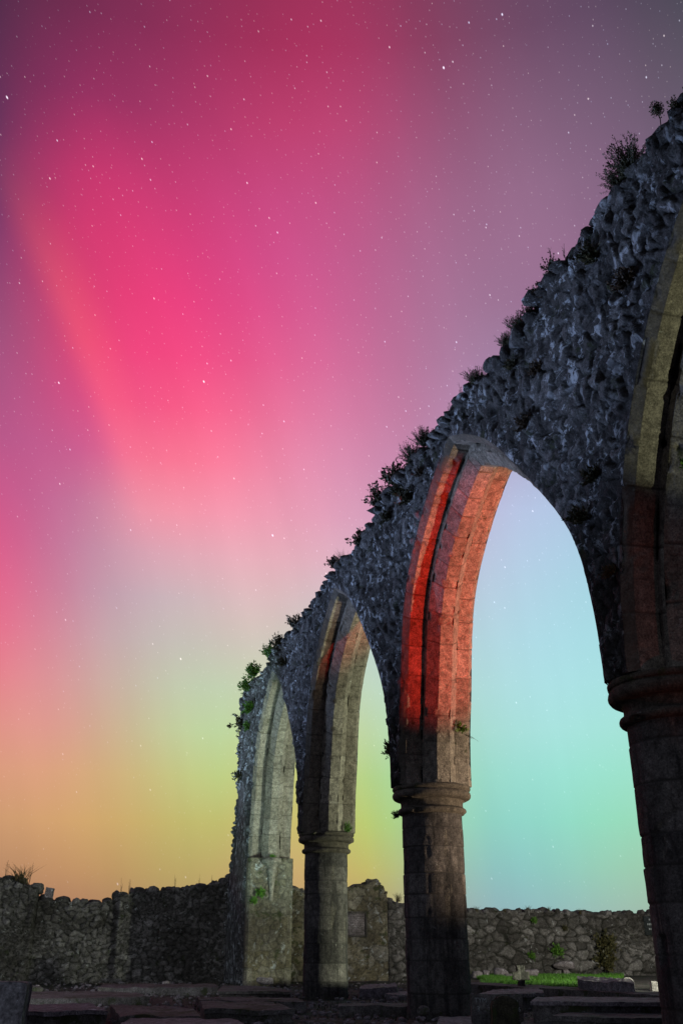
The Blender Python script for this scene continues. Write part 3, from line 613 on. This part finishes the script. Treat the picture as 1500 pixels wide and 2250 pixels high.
slab('grave_slab', 'dark slab cut by the bottom edge, lower right', 'grave slab', [(1140, 2262), (1370, 2262), (1345, 2243), (1150, 2238)], .14, seed=15)
slab('stone_kerb', 'low dark kerb along the near side of the lawn', 'kerb', [(1028, 2163), (1450, 2188), (1452, 2180), (1028, 2158)], .18, seed=16, amp=.02)
slab('stone_beam', 'long rough whitish stone beam lying on the lawn', 'stone', [(1272, 2156), (1392, 2160), (1386, 2150), (1268, 2147)], .33, PALE, seed=17, amp=.05)
slab('grave_slab', 'rounded slab corner at the bottom edge below the middle pillar', 'grave slab', [(955, 2262), (1045, 2262), (1035, 2236), (965, 2236)], .12, PALE, seed=18)

def upright(name, label, cat, px0, px1, y0, y1, D, shape, th, mat, seed, amp=.012, tilt=0):
    """a standing stone: between columns px0..px1 and rows y0 (top)..y1 (foot) of the photograph at distance D"""
    p0 = dist_at(px0, y1, D); p1 = dist_at(px1, y1, D); pt = dist_at((px0 + px1) / 2, y0, D); z0 = min(p0[2], p1[2]) - .1; z1 = pt[2]; w_ = p1[0] - p0[0]; c = (p0 + p1) / 2
    nu, nz = 40, 50; mb = MB()
    u, t = np.meshgrid(np.linspace(-1, 1, nu), np.linspace(0, 1, nz), indexing='ij')
    hw = shape(u, t)
    X = hw[0] * w_ / 2; Z = z0 + hw[1] * (z1 - z0)
    for sgn in (-1, 1):
        Pp = np.stack([X, np.full(X.shape, sgn * th / 2) + 0, Z], -1)
        rr = 1 - np.maximum(np.abs(u) ** 8, np.abs(2 * t - 1) ** 10) * .25; Pp[..., 1] *= rr
        o = np.stack([fbm(Pp[..., 0] * 5 + k * 9, Pp[..., 1] * 3, Pp[..., 2] * 5, seed + k, 4) for k in range(3)], -1)
        F = gridF(nu, nz); mb.add(Pp + o * amp, F if sgn > 0 else F[:, ::-1], .5 + .4 * fbm(Pp[..., 0] * 2, Pp[..., 1], Pp[..., 2] * 2, seed, 3))
    n_ = nu * nz; F = []
    ring = [(i, 0) for i in range(nu)] + [(nu - 1, j) for j in range(1, nz)] + [(i, nz - 1) for i in range(nu - 2, -1, -1)] + [(0, j) for j in range(nz - 2, 0, -1)]
    r = [i * nz + j for i, j in ring]
    for a_, b_ in zip(r, r[1:] + r[:1]): F.append([a_, b_, b_ + n_, a_ + n_])
    mb.F.append(np.array(F)); o = mb.out(name, mat); o.location = (c[0], D, 0); o.rotation_euler = (0, tilt, 0); tag(o, label, cat); return o
rect = lambda u, t: (u, t)
rtop = lambda u, t: (u * (1 - .35 * np.clip((t - .85) / .15, 0, 1) ** 3), t - .06 * np.abs(u) ** 3 * t)
cross = lambda u, t: (u * np.where(t < .5, .42 - .1 * t, np.where(t < .78, 1.0, .5)), t)
hs = upright('headstone', 'short square headstone with worn pale lettering, right of the middle pillar', 'headstone', 1036, 1150, 2186, 2252, 11.6, rect, .09, GRAVE, 31)
upright('headstone', 'blurred blue-grey headstone at the lower left corner, cut by the frame', 'headstone', -60, 44, 2157, 2330, 4.2, lambda u, t: (u * (1 - .06 * np.clip((t - .93) / .07, 0, 1) ** 2), t - .012 * np.abs(u) ** 4 * t), .10, PALE, 32)
upright('mossy_stone', 'dark mossy block standing in front of the lettered headstone', 'stone', 1082, 1140, 2191, 2275, 10.4, rtop, .22, stone_mat('mossy_block', [(0, (.02, .02, .012)), (1, (.07, .06, .035))], lich=.7, mo=.45, stain=.6), 33, .03)
upright('stone_cross', 'small dark stone cross on the lawn in front of the boundary wall', 'cross', 1128, 1164, 2122, 2176, 21.5, cross, .14, SHAFT, 34, .02)
upright('standing_stone', 'upright pinkish stone at the right end of the lawn', 'stone', 1368, 1392, 2148, 2178, 21, rtop, .14, PALE, 35, .03)
upright('standing_stone', 'short pale slab standing beside the nearest pillar', 'stone', 1428, 1450, 2158, 2188, 19.5, rect, .1, PALE, 36, .02, .1)
upright('leaning_stone', 'square block standing on the stepped top of the left wall', 'stone', 76, 93, 1950, 1984, 29.6, rect, .2, PALE, 37, .02, .12)
# carved marks on the lettered headstone (kept as the few worn letters the photograph shows)
def letters(parent, txt, x, z, size, y):
    cu = bpy.data.curves.new('lettering', 'FONT'); cu.body = txt; cu.size = size; cu.extrude = .003
    ob = bpy.data.objects.new('lettering', cu); sc.collection.objects.link(ob); bpy.context.view_layer.update()
    me = bpy.data.meshes.new_from_object(ob.evaluated_get(bpy.context.evaluated_depsgraph_get())); bpy.data.objects.remove(ob)
    me.materials.clear(); me.materials.append(WHITE); o = bpy.data.objects.new('lettering', me); sc.collection.objects.link(o); o.parent = parent; o.location = (x, y, z); o.rotation_euler = (math.pi / 2, 0, 0)
zt = dist_at(1090, 2186, 11.6)[2]
for tx, x_, z_, sz in (('TYM', -.24, zt - .075, .065), ('3', -.22, zt - .16, .07), ('S', .2, zt - .09, .05), ('6', .215, zt - .16, .06)): letters(hs, tx, x_, z_, sz, -.056)
def boulder(label, x, y, D, size, seed, mat=PALE, name='loose_stone'):
    p = dist_at(x, y, D) if D else np.array(A(SW + .12, cross_at(x, y, SW + .12)[0], cross_at(x, y, SW + .12)[1])); v, f = lump(None, size, seed, 3)
    o = mk(name, v, f, mat, None, True, {'tint': np.full(len(v), .6), 'gap': np.zeros(len(v))}); o.location = p; tag(o, label, 'stone', 'loose stones at the foot of the walls'); return o
boulder('rounded pinkish stone at the wall foot left of the small cross', 1101, 2142, 32, (.20, .16, .17), 1)
boulder('small pinkish stone just left of the small cross', 1122, 2149, 31, (.18, .14, .09), 2)
boulder('pinkish stone just right of the small cross', 1166, 2142, 31.5, (.22, .15, .12), 3)
boulder('flat white stone jutting at the foot of the boundary wall, right of centre', 1239, 2121, 0, (.30, .2, .12), 4)
boulder('pale square stone at the foot of the boundary wall below the flat white one', 1244, 2140, 0, (.10, .1, .13), 5)
boulder('small pale stone near the middle pillar at the wall foot', 1068, 2142, 32, (.10, .1, .12), 6)
boulder('greyish stone at the wall foot next to the middle pillar', 1048, 2146, 31.5, (.16, .1, .14), 7)
boulder('small reddish round stone at the foot of the left wall', 364, 2166, 26, (.09, .09, .1), 8)
boulder('pale loose stone under the corbel pier', 452, 2168, 25.5, (.12, .1, .06), 9)
boulder('small greenish pebble between the slabs below the farthest pillar', 684, 2214, 15, (.03, .03, .03), 10)
boulder('small stone on the ledge in front of the middle pillar', 930, 2222, 13, (.07, .06, .05), 11, GRAVE)
boulder('broad mossy stone at the left wall foot beside the pinkish slab', 58, 2182, 22, (.3, .2, .12), 12, GRAVE)
boulder('whitish fallen stone at the foot of the far end pier', 584, 2156, 26.3, (.2, .06, .08), 13)

# ------------------------------------------------------------------ lawn
def lawnz(X, Y):
    return .06 + .16 * sst(Y, 24, 33)
lp = [level_at(1020, 2157, .1), level_at(1480, 2180, .1)]
n_a, n_b = np.array(lp[0][:2]), np.array(lp[1][:2])
e1 = A(SW + .05, nL(1000), 0); e2 = A(SW + .05, nL(1560), 0)
mb = MB(); sheet((n_a[0], n_a[1], .04), (n_b[0], n_b[1], .04), (e2.x, e2.y, .10), (e1.x, e1.y, .10), 70, 40, mb, 55, .03)
lw = mb.out('lawn', EARTH); lw['kind'] = 'structure'
r = np.random.default_rng(8); nb = 42000
u = r.uniform(0, 1, nb); v = r.uniform(0, 1, nb) ** .8
q = [np.array([n_a[0], n_a[1], .04]), np.array([n_b[0], n_b[1], .04]), np.array([e2.x, e2.y, .10]), np.array([e1.x, e1.y, .10])]
base = (1 - u)[:, None] * (1 - v)[:, None] * q[0] + u[:, None] * (1 - v)[:, None] * q[1] + u[:, None] * v[:, None] * q[2] + (1 - u)[:, None] * v[:, None] * q[3]
pxc = base[:, 0] / base[:, 1]
okm = (vn(base[:, 0] * .8, base[:, 1] * .8, seed=6) > -.5) & (pxc > .128 + .01 * vn(base[:, 1] * 2, base[:, 1] * 0, seed=8)) & (pxc < .262)
base = base[okm]; nb = len(base)
def blades(base, hmin, hmax, wd, r, lean=.5):
    nb = len(base); h = r.uniform(hmin, hmax, nb); a = r.uniform(0, 6.28, nb); la = r.uniform(0, 6.28, nb); ln = r.uniform(0, lean, nb) * h
    wv = np.stack([np.cos(a), np.sin(a), 0 * a], 1) * wd; lv = np.stack([np.cos(la) * ln, np.sin(la) * ln, h], 1); mid = np.stack([np.cos(la) * ln * .3, np.sin(la) * ln * .3, h * .55], 1)
    V = np.stack([base - wv, base + wv, base + mid + wv * .7, base + mid - wv * .7, base + lv + wv * .1, base + lv - wv * .1], 1).reshape(-1, 3)
    i = np.arange(nb) * 6; F = np.concatenate([np.stack([i, i + 1, i + 2, i + 3], 1), np.stack([i + 3, i + 2, i + 4, i + 5], 1)]); return V, F, np.repeat(r.uniform(0, 1, nb), 6)
V_, F_, T_ = blades(base, .03, .11, .010, r, .8)
g = mk('grass', V_, F_, GRASS, None, False, {'tint': T_}); tag(g, 'bright green short grass on the lawn before the boundary wall', 'grass', kind='stuff')
# sparse ground cover over the grave yard
r = np.random.default_rng(18); nb = 26000
bx = r.uniform(-9, 9, nb); by = 11.5 + 19 * r.uniform(0, 1, nb) ** 1.3; m_ = vn(bx * 1.1, by * 1.1, seed=61) > .0; bx, by = bx[m_], by[m_]
V_, F_, T_ = blades(np.stack([bx, by, bx * 0 - .02], 1), .03, .09, .007, r, .9)
g = mk('ground_cover', V_, F_, leaf_mat('dull_cover', (.02, .02, .008), (.06, .055, .03)), None, False, {'tint': T_}); tag(g, 'dark sparse grass and weeds between the grave slabs', 'ground cover', kind='stuff')

r = np.random.default_rng(28); mb = MB(); base_v, base_f = lump(r, (1, 1, 1), 5, 1)
for i in range(2600):
    y_ = 11.8 + 18 * r.uniform() ** 1.2; x_ = r.uniform(-.36, .36) * y_; q = r.uniform(.012, .045) * (1.6 if r.uniform() < .08 else 1); th = r.uniform(0, 6.28); c_, s_ = math.cos(th), math.sin(th)
    mb.add((base_v * [q * r.uniform(.8, 1.5), q, q * .6]) @ np.array([[c_, s_, 0], [-s_, c_, 0], [0, 0, 1]]) + [x_, y_, .0], base_f, r.uniform(0, 1))
tag(mb.out('gravel', PALE), 'loose gravel and stone chips scattered between the graves', 'gravel', kind='stuff')

# ------------------------------------------------------------------ plants on the masonry
def tube(mb, P, r0, r1):
    P = np.array(P); n = len(P); rr = np.linspace(r0, r1, n); V = []
    for k in range(3):
        a_ = k * 2.094; V.append(P + np.stack([np.cos(a_) * rr, np.sin(a_) * rr, 0 * rr], 1))
    V = np.stack(V, 1).reshape(-1, 3); F = []
    for i in range(n - 1):
        for k in range(3): F.append([i * 3 + k, i * 3 + (k + 1) % 3, (i + 1) * 3 + (k + 1) % 3, (i + 1) * 3 + k])
    mb.add(V, F, .1)
def plant_mesh(kind, seed):
    r = np.random.default_rng(seed); mb = MB()
    P = dict(thicket=(120, .85, .06, 46, 1.25, .1), bush=(60, .85, .14, 24, 1.15, .15), moss=(50, .5, .12, 20, 1.4, .2), sprig=(6, 1.0, .07, 16, .35, .05), fern=(22, .9, .15, 20, .8, -.6), ivy=(60, .8, .15, 18, 1.25, -.2), spike=(4, 1.0, .05, 14, .25, 0))[kind]
    ns, Ln, lf, nl, spread, droop = P
    for _ in range(ns):
        a_ = r.uniform(0, 6.28); t_ = spread * r.uniform(.1, 1); L_ = Ln * r.uniform(.5, 1)
        d = np.array([math.sin(t_) * math.cos(a_), math.sin(t_) * math.sin(a_), math.cos(t_)]); b0 = np.array([r.uniform(-.15, .15), r.uniform(-.12, .12), 0]) * (1 if ns > 6 else .3)
        pts_ = []; tt = np.linspace(0, 1, 6)
        for t in tt: pts_.append(b0 + d * L_ * t + np.array([0, 0, droop * L_ * t * t]) + r.normal(0, .015, 3))
        tube(mb, pts_, .014, .005)
        for i in range(nl):
            t = r.uniform(.15, 1); k = min(4, int(t * 5)); p = pts_[k] + (pts_[k + 1] - pts_[k]) * (t * 5 - k) + r.normal(0, .02, 3)
            s_ = lf * r.uniform(.5, 1.1); dv = r.normal(0, 1, 3); dv /= np.linalg.norm(dv); dv = dv * .8 + d * .5; sv_ = np.cross(dv, r.normal(0, 1, 3)); sv_ /= np.linalg.norm(sv_)
            mb.add([p, p + dv * s_ * .5 + sv_ * s_ * .28, p + dv * s_, p + dv * s_ * .5 - sv_ * s_ * .28], [[0, 1, 2, 3]], r.uniform(0, 1))
    return mb
def grass_mesh(seed, n=70):
    r = np.random.default_rng(seed); b = r.normal(0, .10, (n, 3)) * [1, 1, 0]; return blades(b, .5, 1.0, .012, r, .75)
PROTO = {}
MATS = dict(l=LEAF, b=BROWN, g=GREEN, d=DRY)
def get_proto(kind, mk_, var):
    key = (kind, mk_, var)
    if key not in PROTO:
        if kind == 'grass':
            V, F, T = grass_mesh(var + 5); me = mk('grass_tuft', V, F, MATS[mk_], None, False, {'tint': T})
        else: me = plant_mesh(kind, var * 7 + 3).out('plant', MATS[mk_], None, False)
        PROTO[key] = me.data; bpy.data.objects.remove(me)
    return PROTO[key]
NAMES = dict(thicket='wall_shrub', bush='wall_shrub', moss='moss_cushion', sprig='flowering_sprig', fern='fern', ivy='ivy_clump', spike='dry_stalk', grass='grass_tuft')
cnt = [0]
def plant(kind, m, label, loc, size, tilt=(0, 0), cat='plant', group=None):
    cnt[0] += 1; me = get_proto(kind, m, cnt[0] % 3); o = bpy.data.objects.new(NAMES[kind], me); sc.collection.objects.link(o)
    o.location = loc; sz = size if isinstance(size, tuple) else (size,) * 3; o.scale = sz
    o.rotation_euler = (tilt[0], tilt[1], ROTZ + cnt[0] * 1.3 if tilt == (0, 0) else ROTZ); tag(o, label, cat, group or {'thicket': 'shrubs growing on the masonry', 'bush': 'shrubs growing on the masonry', 'moss': 'cushions and tufts on the masonry', 'ivy': 'leafy clumps hanging on the walls', 'grass': 'grass tufts on the wall tops', 'spike': 'dry stalks on the wall tops', 'fern': 'ferns on the arcade', 'sprig': None}[kind]); return o
def on_crest(x, y, dn=.0):
    s, z = face_at(x, y, -HT); return A(s, -HT + dn, float(ztop(np.array(s))) + .03)
def on_face(x, y, out=.08, n=-HT): s, z = face_at(x, y, n); return A(s, n - out, z)
for kind, m, lb, x, y, sz in (
    ('moss', 'l', 'mossy clump on the very highest part of the crest, top right corner', 1490, 242, .2),
    ('thicket', 'l', 'largest dark shrub on the crest, with upright twigs, upper right', 1388, 385, .42),
    ('thicket', 'l', 'second dark shrub growing tight against the largest one on the crest', 1362, 415, .30),
    ('sprig', 'b', 'wiry branching weed with seed heads on the crest, below the largest shrub', 1213, 585, .42),
    ('moss', 'l', 'green cushion at the foot of the wiry branching weed', 1218, 590, .30),
    ('spike', 'b', 'single thin stalk right of the wiry branching weed', 1240, 566, .22),
    ('moss', 'b', 'brown tuft on the crest a little below the wiry branching weed', 1190, 628, .32),
    ('thicket', 'l', 'dense rounded shrub on the crest level with the pillar beyond the red arch', 1140, 700, .30),
    ('thicket', 'l', 'small shrub just left of the dense rounded one on the crest', 1112, 748, .22),
    ('moss', 'b', 'small brown tuft on the crest between the dense shrub and the wiry weed', 1165, 665, .25),
    ('thicket', 'l', 'rounded shrub on the crest step above the twin stalks', 1045, 815, .30),
    ('spike', 'b', 'tall seed stalk on the crest above the apex of the red arch', 1012, 880, .34),
    ('spike', 'b', 'pair of bare stalks on the crest left of the tall seed stalk', 988, 897, .30),
    ('thicket', 'l', 'bushy shrub on the crest left of the red arch apex', 932, 985, .34),
    ('thicket', 'l', 'shrub on the crest just below the bushy one left of the red arch', 905, 1018, .38),
    ('bush', 'l', 'leafy shrub on the crest beside the red-lit soffit top', 872, 1070, .48),
    ('bush', 'l', 'spreading shrub on the crest left of the leafy one', 838, 1105, .48),
    ('moss', 'l', 'low cushion on the crest midway between the second and third arches', 795, 1162, .5),
    ('grass', 'd', 'dry grass tuft on the crest above the second arch', 752, 1210, .4),
    ('moss', 'b', 'low brown cushion on the crest above the apex of the second arch', 738, 1230, .45),
    ('bush', 'l', 'small shrub on the far crest left of the second arch', 652, 1358, .4),
    ('bush', 'l', 'small shrub on the far crest, second from the broken end', 615, 1405, .4),
    ('bush', 'g', 'green shrub on the crest corner near the broken end', 598, 1432, .5)):
    plant(kind, m, lb, on_crest(x, y), sz)
# sapling on the crest: trunk and crown
p = on_crest(1452, 262, -.02); p.z += .04; sap = empty('sapling', p); tag(sap, 'tiny lone sapling with a round leafy head on the crest, top right', 'sapling')
mb = MB(); tube(mb, [(0, 0, -.05), (.01, 0, .12), (-.008, 0, .16), (-.012, 0, .22)], .006, .004); mb.out('trunk', BROWN, sap)
mb = MB(); r = np.random.default_rng(3)
for i in range(520):
    d = r.normal(0, 1, 3); d /= np.linalg.norm(d); p_ = np.array([-.012, 0, .235]) + d * r.uniform(.01, .068) * np.array([1, 1, 1.2]) + (np.array([.03, 0, -.06]) if r.uniform() < .10 else 0)
    dv = r.normal(0, 1, 3); dv /= np.linalg.norm(dv); sv_ = np.cross(dv, r.normal(0, 1, 3)); sv_ /= np.linalg.norm(sv_); q = .02
    mb.add([p_, p_ + dv * q * .5 + sv_ * q * .3, p_ + dv * q, p_ + dv * q * .5 - sv_ * q * .3], [[0, 1, 2, 3]], r.uniform(0, 1))
mb.out('crown', LEAF, sap, False)
for kind, m, lb, x, y, sz in (
    ('moss', 'l', 'dark green clump on the rubble face below the wiry branching weed', 1312, 570, .32),
    ('moss', 'b', 'brown withered clump on the rubble face near the right edge', 1388, 622, .30),
    ('moss', 'b', 'brownish clump low on the rubble face above the red arch haunch', 1165, 935, .28),
    ('moss', 'l', 'green tuft on the rubble face below the rounded crest step', 1130, 808, .20),
    ('moss', 'b', 'small brown tuft on the rubble face right of the green tuft', 1188, 815, .22),
    ('moss', 'l', 'olive clump on the rubble face beside the nearest arch', 1312, 1052, .26),
    ('moss', 'l', 'olive trailing clump just below the one beside the nearest arch', 1285, 1145, .28),
    ('moss', 'l', 'thin olive tuft low on the spandrel above the nearest pillar', 1350, 1262, .18),
    ('moss', 'l', 'dark clump on the rubble face left of the red-lit soffit', 903, 1098, .36),
    ('moss', 'l', 'second dark clump just left of the first by the red-lit soffit', 882, 1085, .30),
    ('moss', 'b', 'brown tuft higher on the rubble face by the red-lit soffit top', 930, 1042, .22),
    ('moss', 'l', 'small dark tuft on the rubble between the second and third arches', 858, 1140, .3),
    ('moss', 'l', 'small mossy clump on the far rubble face right of the farthest arch', 628, 1460, .35),
    ('ivy', 'g', 'green ivy high on the broken end of the arcade', 566, 1482, .5),
    ('ivy', 'g', 'bright ivy tuft second from the top on the broken end', 553, 1510, .5),
    ('ivy', 'g', 'green ivy trail midway down beside the farthest arch', 556, 1560, .45),
    ('ivy', 'g', 'lower green ivy patch beside the farthest arch', 551, 1600, .32)):
    plant(kind, m, lb, on_face(x, y, .02), (sz, sz, sz * 1.15), (R(55), R(0)))
plant('fern', 'l', 'dark fern sticking out leftwards from the broken end, upper one', on_face(533, 1590, .0), .75, (0, R(-60)))
plant('fern', 'l', 'dark fern sticking out leftwards from the broken end, lower one', on_face(531, 1712, .0), .6, (0, R(-50)))
plant('fern', 'g', 'hanging green fern on the soffit of the nearest arch', A(14.15, -.26, 4.55), (.26, .26, .4), (R(20), R(60)))
plant('fern', 'g', 'bright green fern low on the far side of the red-lit soffit', A(7.02, .30, 3.82), (.24, .24, .3), (0, R(60)))
plant('spike', 'l', 'dark twig hanging out from the bright green fern by the red soffit', A(6.86, .46, 3.80), .24, (R(-115), R(0)))
plant('ivy', 'l', 'dark leafy clump on the left of the springing over the middle pillar', A(6.28, -.50, 3.58), (.26, .26, .38), (R(20), R(-40)))
plant('moss', 'l', 'small dark tuft under the ring of the middle pillar', A(6.2, -.42, 2.66), (.14, .14, .22), (R(60), 0))
plant('moss', 'g', 'green tuft on the capital of the farthest pillar, right side', A(.45, .34, 3.05), (.20, .2, .34))
plant('moss', 'l', 'low moss on the capital of the farthest pillar, middle', A(.5, .0, 3.05), (.18, .18, .12))
plant('moss', 'g', 'green tuft on top of the corbel at the far end pier', A(-5.85, .0, 3.04), (.22, .22, .16))
plant('ivy', 'g', 'bright green tuft on the far end pier, below the corbel', A(-5.99, -.28, 2.13), (.24, .24, .38), (0, R(50)))
plant('ivy', 'g', 'dim green tuft at the left quoin of the far end pier', A(-5.99, -.44, 1.96), (.2, .2, .26), (0, R(50)))
def on_cross(x, y, out=.1): n, z = cross_at(x, y, SW + out); return A(SW + out, n, z)
plant('grass', 'd', 'bushy dry grass tuft on top of the left wall', on_cross(42, 1942, .0), (1.0, 1.0, .55))
plant('moss', 'l', 'low growth under the bushy grass tuft on the left wall', on_cross(40, 1945, .12), (.5, .4, .2))
for i, (x, y, h, lb) in enumerate(((12, 1932, .55, 'thin grass stems at the top left corner of the left wall'), (62, 1945, .6, 'leaning thin stem right of the bushy grass tuft'), (265, 1970, .55, 'first of the thin seed stems on the dip of the left wall'), (283, 1966, .45, 'seed stems just right of the dip of the left wall'), (385, 1955, .4, 'lone thin stem midway on the left wall'), (437, 1950, .4, 'short stem near the pier on the left wall'), (465, 1945, .3, 'tiny sprig next to the broken end on the left wall'))):
    plant('spike', 'd', lb, on_cross(x, y, 0), (h * .7, h * .7, h))
for i, (x, y, h, lb) in enumerate(((1046, 2006, .22, 'grass tuft on the boundary wall nearest the middle pillar'), (1080, 2008, .16, 'short grass on the boundary wall, second tuft from the middle pillar'), (1108, 2008, .18, 'short grass on the boundary wall, third tuft from the middle pillar'), (1160, 2005, .22, 'grass tuft midway on the boundary wall top'), (1205, 2004, .18, 'grass tuft over the highest point of the boundary wall'), (1275, 2010, .2, 'grass tuft on the boundary wall above the flat white stone'), (875, 1982, .3, 'low weeds on the wall left of the middle pillar'))):
    plant('grass', 'd', lb, on_cross(x, y, -.1), (h * 1.4, h * 1.4, h))
for x, y, sz, m, lb in ((1325, 2082, .9, 'l', 'dark ivy on the boundary wall, upper half of the large patch'), (1324, 2120, .85, 'l', 'dark ivy on the boundary wall, lower half of the large patch'), (1222, 2096, .5, 'g', 'green weed hanging in the middle of the boundary wall'), (1166, 2104, .3, 'g', 'small green weed low on the boundary wall above the pinkish stone'), (1172, 2026, .25, 'g', 'small green weed near the top of the boundary wall'), (1240, 2044, .25, 'l', 'dark weed near the top of the boundary wall')):
    plant('ivy', m, lb, on_cross(x, y, .04), (sz * .8, sz * .8, sz), (0, R(50)))
